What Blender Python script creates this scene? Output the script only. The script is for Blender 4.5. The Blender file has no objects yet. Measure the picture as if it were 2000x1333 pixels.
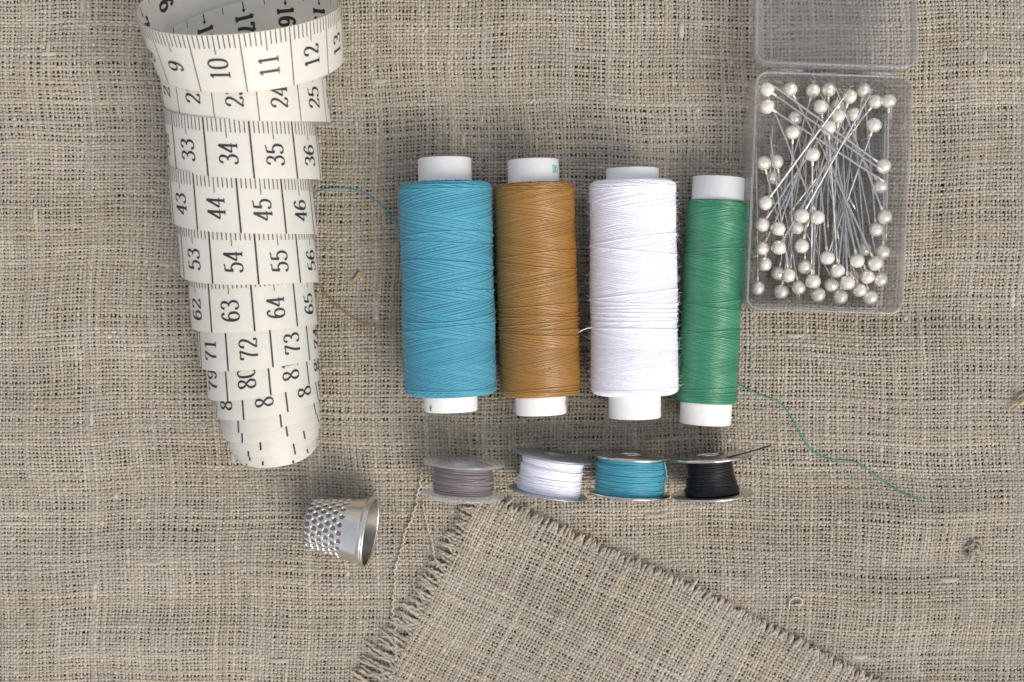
import bpy, math, random
import numpy as np
from mathutils import Vector, Matrix

random.seed(7)
rng = np.random.default_rng(11)
SC = bpy.context.scene
COL = SC.collection
SC.unit_settings.system = 'METRIC'
SC.unit_settings.scale_length = 0.01          # one unit = one centimetre

# ------------------------------------------------------------------ camera
F_PX, CAM_Z, TILT = 2600.0, 31.0, math.atan(106 / 2600)
cam_data = bpy.data.cameras.new('camera')
cam = bpy.data.objects.new('camera', cam_data)
COL.objects.link(cam)
cam.location = (0, 0, CAM_Z)
cam.rotation_euler = (-TILT, 0, 0)
cam_data.sensor_width = 36
cam_data.lens = F_PX / 2000 * 36
cam_data.clip_start, cam_data.clip_end = 0.5, 500
cam_data.dof.use_dof = True
cam_data.dof.focus_distance = 30.0
cam_data.dof.aperture_fstop = 0.22
SC.camera = cam

# ------------------------------------------------------------------ light
SUN_DIR = Vector((0.50, -0.62, 0.80)).normalized()      # towards the sun
world = bpy.data.worlds.new('World')
SC.world = world
world.use_nodes = True
wn = world.node_tree
bg = wn.nodes['Background']
sky = wn.nodes.new('ShaderNodeTexSky')
sky.sky_type = 'NISHITA'
sky.sun_disc = False
sky.sun_elevation = math.asin(SUN_DIR.z)
sky.sun_rotation = math.atan2(SUN_DIR.x, SUN_DIR.y)
sky.dust_density = 4.0
sky.air_density = 0.8
hs = wn.nodes.new('ShaderNodeHueSaturation')      # thin high cloud: a paler sky
hs.inputs['Saturation'].default_value = 0.42
wn.links.new(sky.outputs[0], hs.inputs['Color'])
veil = wn.nodes.new('ShaderNodeMixRGB')              # even veil of cloud over the blue
veil.inputs[0].default_value = 0.55
veil.inputs[2].default_value = (3.5, 3.65, 4.15, 1)
wn.links.new(hs.outputs[0], veil.inputs[1])
wn.links.new(veil.outputs[0], bg.inputs[0])
bg.inputs[1].default_value = 0.15
sun_data = bpy.data.lights.new('sun', 'SUN')
sun = bpy.data.objects.new('sun', sun_data)
COL.objects.link(sun)
sun.location = SUN_DIR * 40
sun.rotation_euler = (-SUN_DIR).to_track_quat('-Z', 'Y').to_euler()
sun_data.energy = 1.65
sun_data.angle = math.radians(40)
sun_data.color = (1.0, 0.90, 0.76)
SC.view_settings.view_transform = 'Standard'
SC.view_settings.look = 'None'
SC.view_settings.gamma = 1.0
SC.view_settings.use_curve_mapping = False
SC.view_settings.exposure = 0.32
SC.cycles.max_bounces = 14
SC.cycles.transmission_bounces = 12
SC.cycles.transparent_max_bounces = 16
SC.cycles.sample_clamp_indirect = 6.0

# ------------------------------------------------------------------ helpers
CT, ST = math.cos(-TILT), math.sin(-TILT)


def W(px, py, z):
    """world point at height z that the photograph shows at pixel (px, py)"""
    u, v = (px - 1000) / F_PX, (666.5 - py) / F_PX
    d = (u, v * CT + ST, v * ST - CT)
    k = (z - CAM_Z) / d[2]
    return np.array((d[0] * k, d[1] * k, z))


def noise1(x, seed, step):
    """smooth 1-D value noise in -1..1"""
    r = np.random.default_rng(seed)
    tab = r.uniform(-1, 1, 4096)
    t = np.asarray(x) / step + 500
    i = np.floor(t).astype(int)
    f = t - i
    f = f * f * (3 - 2 * f)
    return tab[i % 4096] * (1 - f) + tab[(i + 1) % 4096] * f


def crom(pts, n):
    """Catmull-Rom through points, n samples a span"""
    P = np.asarray(pts, float)
    P = np.vstack([2 * P[0] - P[1], P, 2 * P[-1] - P[-2]])
    out = []
    t = np.linspace(0, 1, n, endpoint=False)[:, None]
    for i in range(1, len(P) - 2):
        a, b, c, d = P[i - 1], P[i], P[i + 1], P[i + 2]
        out.append(0.5 * (2 * b + (c - a) * t + (2 * a - 5 * b + 4 * c - d) * t ** 2 + (3 * b - a - 3 * c + d) * t ** 3))
    out.append(P[-2][None, :])
    return np.vstack(out)


class Geo:
    """collects vertices and faces, then links ONE mesh object"""

    def __init__(self):
        self.V, self.F4, self.F3, self.C, self.M4, self.M3 = [], [], [], [], [], []
        self.n = 0

    def add(self, V, F4=None, F3=None, col=None, mat=0):
        V = np.asarray(V, float).reshape(-1, 3)
        if F4 is not None and len(F4):
            F4 = np.asarray(F4, int)
            self.F4.append(F4 + self.n)
            self.M4.append(np.full(len(F4), mat))
        if F3 is not None and len(F3):
            F3 = np.asarray(F3, int)
            self.F3.append(F3 + self.n)
            self.M3.append(np.full(len(F3), mat))
        if col is not None:
            c = np.ones((len(V), 4))
            c[:, :3] = col
            self.C.append(c)
        self.V.append(V)
        self.n += len(V)

    def rings(self, R, col=None, mat=0, wrap=True, cap0=False, cap1=False, loop=False):
        """R: (n, k, 3) stack of rings"""
        R = np.asarray(R, float)
        n, k = R.shape[:2]
        kk = k if wrap else k - 1
        nn = n if loop else n - 1
        i, j = np.meshgrid(np.arange(nn), np.arange(kk), indexing='ij')
        a = i * k + j
        b = i * k + (j + 1) % k
        c = ((i + 1) % n) * k + (j + 1) % k
        d = ((i + 1) % n) * k + j
        F = np.stack([a, b, c, d], -1).reshape(-1, 4)
        V = R.reshape(-1, 3)
        T = []
        extra = []
        if cap0:
            extra.append(R[0].mean(0))
            m = n * k + len(extra) - 1
            T += [(m, (q + 1) % k, q) for q in range(k)]
        if cap1:
            extra.append(R[-1].mean(0))
            m = n * k + len(extra) - 1
            o = (n - 1) * k
            T += [(m, o + q, o + (q + 1) % k) for q in range(k)]
        if extra:
            V = np.vstack([V, extra])
            if col is not None and np.ndim(col) == 2:
                col = np.vstack([col] + [col[:1] if cap0 else col[-1:]] * len(extra))
        self.add(V, F, T, col, mat)

    def tube(self, P, r, sides=6, ref=None, col=None, flat=1.0, mat=0, caps=True):
        P = np.asarray(P, float)
        n = len(P)
        T = np.gradient(P, axis=0)
        T /= np.linalg.norm(T, axis=1)[:, None] + 1e-12
        if ref is None:
            ref = np.array((0, 0, 1.0)) if abs(T[:, 2]).mean() < 0.85 else np.array((1.0, 0, 0))
        ref = np.broadcast_to(ref, P.shape)
        N = ref - (ref * T).sum(1)[:, None] * T
        N /= np.linalg.norm(N, axis=1)[:, None] + 1e-12
        B = np.cross(T, N)
        r = np.broadcast_to(r, (n,))
        a = np.arange(sides) / sides * 2 * math.pi
        R = P[:, None] + r[:, None, None] * (flat * N[:, None] * np.sin(a)[None, :, None] + B[:, None] * np.cos(a)[None, :, None])
        c = None
        if col is not None:
            c = np.repeat(np.broadcast_to(col, (n, 3)), sides, 0)
        self.rings(R, c, mat, cap0=caps, cap1=caps)

    def lathe(self, prof, seg=48, axis='Y', cap0=False, cap1=False, closed=False, mat=0):
        prof = np.asarray(prof, float)           # (radius, height)
        a = np.arange(seg) / seg * 2 * math.pi
        r, h = prof[:, 0][:, None], prof[:, 1][:, None]
        x, z = r * np.cos(a), r * np.sin(a)
        hh = h + 0 * x
        R = {'Y': np.stack([x, hh, -z], -1), 'Z': np.stack([x, z, hh], -1), 'X': np.stack([hh, x, z], -1)}[axis]
        self.rings(R, mat=mat, cap0=cap0, cap1=cap1, loop=closed)

    def build(self, name, mats, parent=None, smooth=True, loc=None, rot=None):
        V = np.vstack(self.V)
        F4 = np.vstack(self.F4) if self.F4 else np.zeros((0, 4), int)
        F3 = np.vstack(self.F3) if self.F3 else np.zeros((0, 3), int)
        me = bpy.data.meshes.new(name)
        me.vertices.add(len(V))
        me.vertices.foreach_set('co', V.ravel().astype(np.float32))
        nl = F4.size + F3.size
        me.loops.add(nl)
        me.loops.foreach_set('vertex_index', np.concatenate([F4.ravel(), F3.ravel()]).astype(np.int32))
        me.polygons.add(len(F4) + len(F3))
        st = np.concatenate([np.arange(len(F4)) * 4, F4.size + np.arange(len(F3)) * 3])
        me.polygons.foreach_set('loop_start', st.astype(np.int32))
        mi = np.concatenate(self.M4 + self.M3) if (self.M4 or self.M3) else np.zeros(0)
        me.polygons.foreach_set('material_index', mi.astype(np.int32))
        me.polygons.foreach_set('use_smooth', np.full(len(F4) + len(F3), smooth))
        if self.C:
            at = me.color_attributes.new('tint', 'FLOAT_COLOR', 'POINT')
            at.data.foreach_set('color', np.vstack(self.C).ravel().astype(np.float32))
        me.update(calc_edges=True)
        me.validate()
        for m in (mats if isinstance(mats, (list, tuple)) else [mats]):
            me.materials.append(m)
        o = bpy.data.objects.new(name, me)
        COL.objects.link(o)
        o.parent = parent
        if loc is not None:
            o.location = loc
        if rot is not None:
            o.rotation_euler = rot
        return o


def thing(name, label, cat, loc=(0, 0, 0), group=None):
    o = bpy.data.objects.new(name, None)
    COL.objects.link(o)
    o.empty_display_size = 0.3
    o.location = loc
    tag(o, label, cat, group)
    return o


def tag(o, label, cat, group=None):
    o['label'] = label
    o['category'] = cat
    if group:
        o['group'] = group


# ------------------------------------------------------------------ materials
def mat(name, color=(.8, .8, .8), rough=0.5, metal=0.0, **kw):
    m = bpy.data.materials.new(name)
    m.use_nodes = True
    b = m.node_tree.nodes['Principled BSDF']
    b.inputs['Base Color'].default_value = (*color, 1)
    b.inputs['Roughness'].default_value = rough
    b.inputs['Metallic'].default_value = metal
    for k, v in kw.items():
        b.inputs[k.replace('_', ' ')].default_value = v
    return m


def nodes(m):
    return m.node_tree.nodes, m.node_tree.links, m.node_tree.nodes['Principled BSDF']


def add_noise_color(m, scale, amount, detail=4, use_attr=False):
    """mottle the base colour: multiply by 1-amount..1+amount"""
    N, L, b = nodes(m)
    tc = N.new('ShaderNodeTexCoord')
    nz = N.new('ShaderNodeTexNoise')
    nz.inputs['Scale'].default_value = scale
    nz.inputs['Detail'].default_value = detail
    L.new(tc.outputs['Object'], nz.inputs['Vector'])
    mr = N.new('ShaderNodeMapRange')
    mr.inputs[1].default_value, mr.inputs[2].default_value = 0.3, 0.7
    mr.inputs[3].default_value, mr.inputs[4].default_value = 1 - amount, 1 + amount
    L.new(nz.outputs[0], mr.inputs[0])
    mx = N.new('ShaderNodeVectorMath')
    mx.operation = 'SCALE'
    if use_attr:
        at = N.new('ShaderNodeAttribute')
        at.attribute_name = 'tint'
        L.new(at.outputs['Color'], mx.inputs[0])
    else:
        c = b.inputs['Base Color'].default_value
        mx.inputs[0].default_value = (c[0], c[1], c[2])
    L.new(mr.outputs[0], mx.inputs['Scale'])
    L.new(mx.outputs[0], b.inputs['Base Color'])
    return m


def add_bump(m, scale, strength, dist=0.02, stretch=(1, 1, 1), detail=3):
    N, L, b = nodes(m)
    tc = N.new('ShaderNodeTexCoord')
    mp = N.new('ShaderNodeMapping')
    mp.inputs['Scale'].default_value = stretch
    nz = N.new('ShaderNodeTexNoise')
    nz.inputs['Scale'].default_value = scale
    nz.inputs['Detail'].default_value = detail
    bp = N.new('ShaderNodeBump')
    bp.inputs['Strength'].default_value = strength
    bp.inputs['Distance'].default_value = dist
    L.new(tc.outputs['Object'], mp.inputs[0])
    L.new(mp.outputs[0], nz.inputs['Vector'])
    L.new(nz.outputs[0], bp.inputs['Height'])
    L.new(bp.outputs[0], b.inputs['Normal'])
    return m


M_linen = mat('linen_yarn', rough=0.85, Specular_IOR_Level=0.25, Sheen_Weight=0.15, Sheen_Roughness=0.5)
add_noise_color(M_linen, 38, 0.16, 4, True)
add_bump(M_linen, 90, 0.5, 0.01)
M_under = add_noise_color(mat('dark_table', (0.25, 0.205, 0.155), 0.9), 6, 0.2)
M_core = add_noise_color(mat('white_plastic', (0.80, 0.80, 0.79), 0.42, Subsurface_Weight=0.15, Subsurface_Scale=0.1), 9, 0.025)
M_tape = add_noise_color(mat('tape_vinyl', (0.86, 0.845, 0.785), 0.34, Specular_IOR_Level=0.45, Subsurface_Weight=0.08, Subsurface_Scale=0.05), 5, 0.03)
add_bump(M_tape, 30, 0.06, 0.02, (1, 1, 1))
nt_, lt_, bt_ = nodes(M_tape)
tl_ = nt_.new('ShaderNodeBsdfTranslucent')                # thin vinyl lets some light through
tl_.inputs[0].default_value = (0.93, 0.91, 0.85, 1)
mx_ = nt_.new('ShaderNodeMixShader')
mx_.inputs[0].default_value = 0.40
lt_.new(bt_.outputs[0], mx_.inputs[1])
lt_.new(tl_.outputs[0], mx_.inputs[2])
lt_.new(mx_.outputs[0], nt_['Material Output'].inputs[0])
M_tapeedge = mat('tape_edge', (0.50, 0.42, 0.28), 0.6)
M_ink = mat('black_ink', (0.022, 0.018, 0.022), 0.55)
M_green_ink = mat('green_ink', (0.03, 0.42, 0.28), 0.5)


def thread_mat(name, c, rough, spec=0.3, sheen=0.2):
    m = mat(name, c, rough, Specular_IOR_Level=spec, Sheen_Weight=sheen, Sheen_Roughness=0.4)
    add_noise_color(m, 30, 0.04 if min(c) > 0.5 else 0.10)
    return m


M_blue = thread_mat('blue_thread', (0.075, 0.33, 0.455), 0.5, 0.35)
M_brown = thread_mat('brown_thread', (0.33, 0.155, 0.016), 0.34, 1.0, 0.05)
M_brown.node_tree.nodes['Principled BSDF'].inputs['Coat Weight'].default_value = 0.12
M_brown.node_tree.nodes['Principled BSDF'].inputs['Coat Roughness'].default_value = 0.35
M_white = thread_mat('white_thread', (0.885, 0.88, 0.96), 0.7)
M_greent = thread_mat('green_thread', (0.026, 0.24, 0.118), 0.34, 1.0, 0.05)
M_greent.node_tree.nodes['Principled BSDF'].inputs['Coat Weight'].default_value = 0.12
M_greent.node_tree.nodes['Principled BSDF'].inputs['Coat Roughness'].default_value = 0.35
M_mauve = thread_mat('mauve_thread', (0.225, 0.19, 0.195), 0.42, 0.5)
M_black = thread_mat('black_thread', (0.008, 0.008, 0.010), 0.45, 0.5, 0.05)
M_bobblue = thread_mat('bobbin_blue_thread', (0.055, 0.33, 0.44), 0.42, 0.5)
M_zinc = add_noise_color(mat('dull_zinc', (0.42, 0.44, 0.47), 0.42, 0.85), 6, 0.12)
M_steel = add_noise_color(mat('bright_steel', (0.60, 0.575, 0.55), 0.16, 1.0), 7, 0.08)
M_thimble = add_noise_color(mat('thimble_metal', (0.80, 0.775, 0.73), 0.24, 1.0), 5, 0.05)
add_bump(M_thimble, 40, 0.05, 0.02)
M_inner = add_noise_color(mat('shaded_inside', (0.27, 0.245, 0.21), 0.38, 1.0), 6, 0.15)  # darker than the outer metal: the hollow's shade put into the colour
M_pin = mat('pin_steel', (0.66, 0.65, 0.63), 0.13, 1.0)
M_pearl = mat('pearl', (0.93, 0.885, 0.78), 0.20, 0.50, Coat_Weight=1.0, Coat_Roughness=0.05, Specular_IOR_Level=0.6)
add_noise_color(M_pearl, 4, 0.04)
M_neck = mat('pin_neck_glue', (0.75, 0.76, 0.78), 0.3)
M_straw = mat('straw', (0.46, 0.36, 0.20), 0.6)


def clear_plastic(name, tint, haze, rough=0.05, cap=0.58, body=(0.84, 0.84, 0.88)):
    m = bpy.data.materials.new(name)
    m.use_nodes = True
    N, L = m.node_tree.nodes, m.node_tree.links
    N.remove(N['Principled BSDF'])
    out = N['Material Output']
    tr = N.new('ShaderNodeBsdfTransparent')
    tr.inputs[0].default_value = (*tint, 1)
    gl = N.new('ShaderNodeBsdfGlossy')
    gl.inputs['Roughness'].default_value = rough
    d1 = N.new('ShaderNodeBsdfDiffuse')
    d1.inputs[0].default_value = (*body, 1)
    d2 = N.new('ShaderNodeBsdfTranslucent')
    d2.inputs[0].default_value = (*body, 1)
    df = N.new('ShaderNodeMixShader')
    L.new(d1.outputs[0], df.inputs[1])
    L.new(d2.outputs[0], df.inputs[2])
    fr = N.new('ShaderNodeFresnel')
    fr.inputs[0].default_value = 1.50
    m1 = N.new('ShaderNodeMixShader')
    nz = N.new('ShaderNodeTexNoise')
    nz.inputs['Scale'].default_value = 3.0
    nz.inputs['Detail'].default_value = 6.0
    tc = N.new('ShaderNodeTexCoord')
    L.new(tc.outputs['Object'], nz.inputs['Vector'])
    mr = N.new('ShaderNodeMapRange')
    mr.inputs[3].default_value, mr.inputs[4].default_value = haze * 0.5, haze * 1.5
    L.new(nz.outputs[0], mr.inputs[0])
    L.new(mr.outputs[0], m1.inputs[0])
    L.new(tr.outputs[0], m1.inputs[1])
    L.new(df.outputs[0], m1.inputs[2])
    m2 = N.new('ShaderNodeMixShader')
    mn = N.new('ShaderNodeMath')
    mn.operation = 'MINIMUM'
    mn.inputs[1].default_value = cap
    L.new(fr.outputs[0], mn.inputs[0])
    L.new(mn.outputs[0], m2.inputs[0])
    L.new(m1.outputs[0], m2.inputs[1])
    L.new(gl.outputs[0], m2.inputs[2])
    L.new(m2.outputs[0], out.inputs[0])
    return m


M_box = clear_plastic('clear_box_plastic', (0.985, 0.985, 0.99), 0.075)  # milky plastic; default lavender body puts sky reflection into the haze colour
M_edge_glint = clear_plastic('edge_glint_plastic', (0.975, 0.975, 0.98), 0.13, 0.05, 0.5, (0.95, 0.95, 0.97))  # whiter, hazier plastic: bright edge highlights put into the colour
M_bobclear = clear_plastic('clear_bobbin_plastic', (0.98, 0.98, 0.985), 0.24, 0.10, 0.36, (0.95, 0.95, 0.97))

# ------------------------------------------------------------------ linen weave
PITCH = 0.0815
LIN = np.array([(0.445, 0.392, 0.302), (0.395, 0.358, 0.297), (0.475, 0.425, 0.335), (0.38, 0.33, 0.255), (0.42, 0.392, 0.338)])


def yarn_color(n, seed, along):
    r = np.random.default_rng(seed)
    c0, c1 = LIN[r.integers(0, 5)], LIN[r.integers(0, 5)]
    k = 0.5 + 0.5 * noise1(along, seed + 1, 0.9)
    c = c0 * (1 - k[:, None]) + c1 * k[:, None]
    c = c * 0.955 * (1 + 0.10 * noise1(along, seed + 2, 0.25)[:, None]) * r.uniform(0.90, 1.10)
    g = np.clip((noise1(along, seed + 3, 0.35) - 0.925) * 12, 0, 1)[:, None]      # straw-coloured flecks
    c = c * (1 - g) + np.array((0.44, 0.34, 0.19)) * g
    p = np.clip((noise1(along, seed + 4, 0.30) - 0.92) * 12, 0, 1)[:, None]      # pale slubs
    c = c * (1 - p) + np.array((0.53, 0.49, 0.41)) * p
    return c, p[:, 0], g[:, 0]


def cloth_height(x, y):
    h = 0.035 * np.sin(x * 0.55 + 0.8 * np.sin(y * 0.33)) * np.sin(y * 0.62 + 1.3)
    h += 0.032 * np.sin(y * 1.5 + 0.6 * np.sin(x * 0.45))

    def ridge(px, py, ang, ln, wd, amp):
        q = W(px, py, 0)
        dx, dy = x - q[0], y - q[1]
        c, s = math.cos(ang), math.sin(ang)
        a, b = dx * c + dy * s, -dx * s + dy * c
        return 1.7 * amp * np.exp(-(a / ln) ** 2 - (b / wd) ** 2)
    h += ridge(330, 1085, 0.03, 3.5, 0.75, 0.10) + ridge(300, 1250, 0.0, 3.6, 0.6, 0.07)
    h += ridge(1830, 1010, 0.25, 2.2, 0.8, 0.16) + ridge(1800, 1180, -0.12, 2.4, 0.7, 0.13)
    h += ridge(1700, 690, 0.1, 2.5, 0.8, 0.07) + ridge(150, 650, -0.08, 2.8, 0.9, 0.08)
    h += ridge(1880, 300, 1.5, 2.6, 0.5, 0.06) + ridge(130, 120, 0.05, 2.5, 0.7, 0.07)
    return h


def positions(n, pitch, seed, var=0.22):
    r = np.random.default_rng(seed)
    d = 1 + var * noise1(np.arange(n), seed, 5) * 0.6 + var * r.uniform(-1, 1, n) * 0.7
    return np.cumsum(d) * pitch / d.mean()


def drift(x, y):
    """the cloth is not woven or laid quite straight"""
    dx = 0.13 * np.sin(y * 0.7 + 0.9 * np.sin(x * 0.41 + 1.0)) + 0.045 * np.sin(y * 2.3 + 1.1 * np.sin(x * 0.9))
    dy = 0.13 * np.sin(x * 0.55 + 1.2 * np.sin(y * 0.37)) + 0.05 * np.sin(x * 1.9 + 1.4 * np.sin(y * 0.8 + 2))
    return np.c_[dx, dy]


def tone(x, y):
    """uneven bleaching of the linen: broad paler and browner areas"""
    t = np.sin(x * 0.9 + 1.6 * np.sin(y * 0.5 + 0.4)) * np.sin(y * 1.1 + 1.3 * np.sin(x * 0.35)) + 0.6 * np.sin(y * 2.9 + 1.2 * np.sin(x * 0.7)) * np.sin(x * 0.6 + 2)
    return np.c_[1 + 0.055 * t, 1 + 0.060 * t, 1 + 0.070 * t]


def weave(g, O, A, B, na, nb, pitch, hfun, seed, sub=4, sides=6, ext_a=None, ext_b=None, width=0.418, warp=0.42):
    """yarns: na of them run along B, nb run along A; ext_*(k) gives the free length beyond the first crossing"""
    A, B = np.array(A, float), np.array(B, float)
    pa, pb = positions(na, pitch, seed), positions(nb, pitch, seed + 1)
    pa -= pa[0]
    pb -= pb[0]
    amp = 0.245 * pitch
    for which in (0, 1):
        n_thr, pos, cross, n_cr, ext = (na, pa, pb, nb, ext_a) if which == 0 else (nb, pb, pa, na, ext_b)
        for i in range(n_thr):
            sd = seed * 100000 + which * 50000 + i * 53
            r = np.random.default_rng(sd)
            jf = np.arange(-2 if ext is None else 0, (n_cr - 1) * sub + 1 + 2) / sub
            along = np.interp(jf, np.arange(n_cr), cross)
            along = np.where(jf < 0, jf * pitch, along)
            sgn = 1 if which == 0 else -1
            zz = sgn * amp * np.cos(math.pi * (jf + i))
            lat = pos[i] + pitch * (0.22 * noise1(along, sd, 1.2) + 0.12 * noise1(along, sd + 9, 0.2))
            thick = r.uniform(0.78, 1.20)
            if r.random() < 0.07:
                thick *= 1.25
            col, pale, gold = yarn_color(len(along), sd, along)
            rad = pitch * width * thick * (1 + 0.24 * noise1(along, sd + 5, 0.5) + 0.14 * noise1(along, sd + 6, 0.12) + 0.75 * pale + 0.3 * gold)
            if ext is not None:
                L = ext(i, pos[i])
                ne = max(5, int(L / pitch * 4))
                e = np.linspace(-L, 0, ne, endpoint=False)
                w = -e
                wob = r.uniform(0.5, 1.5)
                ki = i // 3                     # yarns of the fringe cling together in small bunches
                zi = sgn * amp * math.cos(math.pi * i)
                ez = zi * np.cos(e / pitch * math.pi) * np.exp(-w / (4 * pitch)) - np.minimum(w * 0.10, 0.07) + 0.02 * noise1(e, sd + 20, 0.2) * w / 0.3
                pull = (0.3 if which == 0 else 0.38) * (1 - i % 3) * pitch * np.minimum(w / 0.3, 1) + 0.8 * pitch * noise1(np.array([ki * 1.0]), seed + 77 + which, 1.3) * (w / 0.4) ** 1.3
                el = lat[0] + pull + pitch * wob * 0.5 * (noise1(e, sd + 21, 0.16) - noise1(np.zeros(1), sd + 21, 0.16)) * np.minimum(w / 0.2, 1) \
                    + 0.10 * pitch * np.sin(e / pitch * math.pi * 0.9 + i) * np.minimum(w / 0.15, 1)
                er = pitch * width * (1.35 if which == 0 else 1.12) * (1 - 0.45 * (w / L) ** 3)
                ec, _, _ = yarn_color(ne, sd + 31, e)
                along, lat, zz = np.r_[e, along], np.r_[el, lat], np.r_[ez, zz]
                rad, col = np.r_[er, rad], np.vstack([ec * 1.06, col])
            if which == 0:
                xy = O[None, :2] + lat[:, None] * A[None] + along[:, None] * B[None]
                side = A
            else:
                xy = O[None, :2] + along[:, None] * A[None] + lat[:, None] * B[None]
                side = B
            xy = xy + warp * drift(xy[:, 0], xy[:, 1])
            col = col * tone(xy[:, 0], xy[:, 1])
            P = np.c_[xy, hfun(xy[:, 0], xy[:, 1]) + zz]
            g.tube(P, rad, sides, None, col, flat=0.66, caps=ext is not None)


def hairs(g, n, pfun, length, r, colfun, curl=0.6, sides=3, seed=5):
    q = np.random.default_rng(seed)
    for k in range(n):
        p, d = pfun(q)
        L = length * q.uniform(0.4, 1.5)
        t = np.linspace(0, 1, 6)[:, None]
        d = d / (np.linalg.norm(d) + 1e-9)
        b = np.cross(d, q.normal(size=3))
        b /= np.linalg.norm(b) + 1e-9
        P = p + d * L * t + b * L * curl * q.uniform(-1, 1) * t ** 2
        g.tube(P, r * (1 - 0.5 * t[:, 0]), sides, None, colfun(q), caps=False)


g = Geo()
X0, Y0, NX, NY = -15.0, -11.8, 369, 258
weave(g, np.array((X0, Y0)), (1, 0), (0, 1), NX, NY, PITCH, cloth_height, 3, sub=3, sides=5)


def cloth_hair(q):
    x, y = q.uniform(-13, 13), q.uniform(-10, 8)
    a = q.uniform(0, 2 * math.pi)
    return np.array((x, y, cloth_height(x, y) + 0.055)), np.array((math.cos(a), math.sin(a), q.uniform(0.0, 0.35)))


hairs(g, 2600, cloth_hair, 0.24, 0.0045, lambda q: np.array((0.50, 0.44, 0.35)) * q.uniform(0.8, 1.25), seed=21)
q_s = np.random.default_rng(5)
slubs = [W(px, py, 0)[:2] for px, py in ((100, 108), (392, 535), (300, 1098), (25, 1022), (1850, 1130), (1920, 110), (1330, 60), (545, 1290), (70, 420), (740, 160), (1560, 1290))]
slubs += [np.array((q_s.uniform(-11, 11), q_s.uniform(-9, 6.5))) for _ in range(26)]
for sx, sy in slubs:                                   # thick soft places in single yarns
    L, k = q_s.uniform(0.12, 0.30), q_s.integers(0, 2)
    t = np.linspace(-1, 1, 9)
    dx, dy = (t * L, 0.03 * t ** 2) if k else (0.03 * t ** 2, t * L * 0.8)
    x, y = sx + dx, sy + dy
    P = np.c_[x, y, cloth_height(x, y) + 0.03 + 0 * t]
    g.tube(P, q_s.uniform(0.045, 0.07) * np.sqrt(np.clip(1.02 - t ** 2, 0.02, 1)), 8, None, np.array((0.45, 0.41, 0.34)) * q_s.uniform(0.85, 1.1), flat=0.55)
cloth = g.build('linen_cloth', M_linen)
cloth['kind'] = 'structure'
g = Geo()
s = 60.0
nn = 40
xs = np.linspace(-s, s, nn)
gx, gy = np.meshgrid(xs, xs, indexing='ij')
R = np.stack([gx, gy, np.full_like(gx, -0.16)], -1)
g.rings(R, wrap=False)
under = g.build('table_surface', M_under)
under['kind'] = 'structure'

# ------------------------------------------------------------------ frayed linen swatch
apex = W(939, 972, 0.15)
dA = np.array((-0.451, -0.893))      # yarns along the left edge
dB = np.array((0.902, -0.431))       # yarns along the right edge


def swatch_height(x, y):
    u = (x - apex[0]) * dB[0] + (y - apex[1]) * dB[1]
    v = (x - apex[0]) * dA[0] + (y - apex[1]) * dA[1]
    return cloth_height(x, y) * 0.8 + 0.125 + 0.05 * np.exp(-(np.minimum(u, v).clip(0) / 0.8) ** 2) * (0.6 + 0.4 * np.sin(u * 1.7 + 2.1 * np.sin(v))) \
        + 0.035 * np.sin(v * 1.1 + 0.5) * np.sin(u * 0.8)


q_f = np.random.default_rng(99)
left_len = lambda i, p: 0.19 + min(p, 5) * 0.115 + 0.10 * q_f.uniform(-1, 1) + (0.15 if q_f.random() < 0.1 else 0)
right_len = lambda i, p: 0.22 + 0.05 * q_f.uniform(-1, 1) + (0.10 if q_f.random() < 0.1 else 0)
sw = thing('linen_swatch', 'frayed corner of a loose linen piece lying below the bobbins', 'cloth', (apex[0], apex[1], 0.0))
g = Geo()
weave(g, apex, dB, dA, 148, 104, 0.0795, swatch_height, 17, sub=3, sides=5, ext_a=right_len, ext_b=left_len, width=0.43, warp=0.35)


def sw_hair(q):
    u, v = q.uniform(-0.2, 11), q.uniform(-0.2, 6)
    if q.random() < 0.5:
        if q.random() < 0.5:
            u = q.uniform(-0.6, 0.1)
        else:
            v = q.uniform(-0.4, 0.1)
    xy = apex[:2] + u * dB + v * dA
    a = q.uniform(0, 2 * math.pi)
    return np.array((xy[0], xy[1], swatch_height(xy[0], xy[1]) + 0.05)), np.array((math.cos(a), math.sin(a), q.uniform(0, 0.3)))


hairs(g, 900, sw_hair, 0.25, 0.0045, lambda q: np.array((0.52, 0.46, 0.37)) * q.uniform(0.85, 1.2), seed=22)
o = g.build('woven_cloth', M_linen, sw)
o.matrix_parent_inverse = Matrix.Translation(-Vector(sw.location))


def px_path(pts, n=10, z=None):
    """pixel points (px, py, z above cloth) -> smooth world path that follows the cloth"""
    P = np.array([W(p[0], p[1], p[2] if len(p) > 2 else 0.09) for p in pts])
    P = crom(P, n)
    P[:, 2] += np.maximum(cloth_height(P[:, 0], P[:, 1]), -0.02) - 0.02
    return P


def strand(name, label, pts, r, c, cat='yarn', n=14, wave=0.02):
    P = px_path(pts, n)
    t = np.arange(len(P))
    s1 = len(name) + len(pts)
    P[:, 0] += wave * np.sin(t * 1.7) + wave * noise1(t, s1 + 3, 4)
    P[:, 1] += wave * noise1(t, s1 + 4, 4)
    g = Geo()
    col, _, _ = yarn_color(len(P), s1 * 3, t * 0.1)
    g.tube(P, r * 0.8 * (1 + 0.25 * noise1(t, s1 + 8, 3)), 6, None, np.asarray(c) * col / col.mean(0))
    o = g.build(name, M_linen)
    tag(o, label, cat)
    return o


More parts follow.
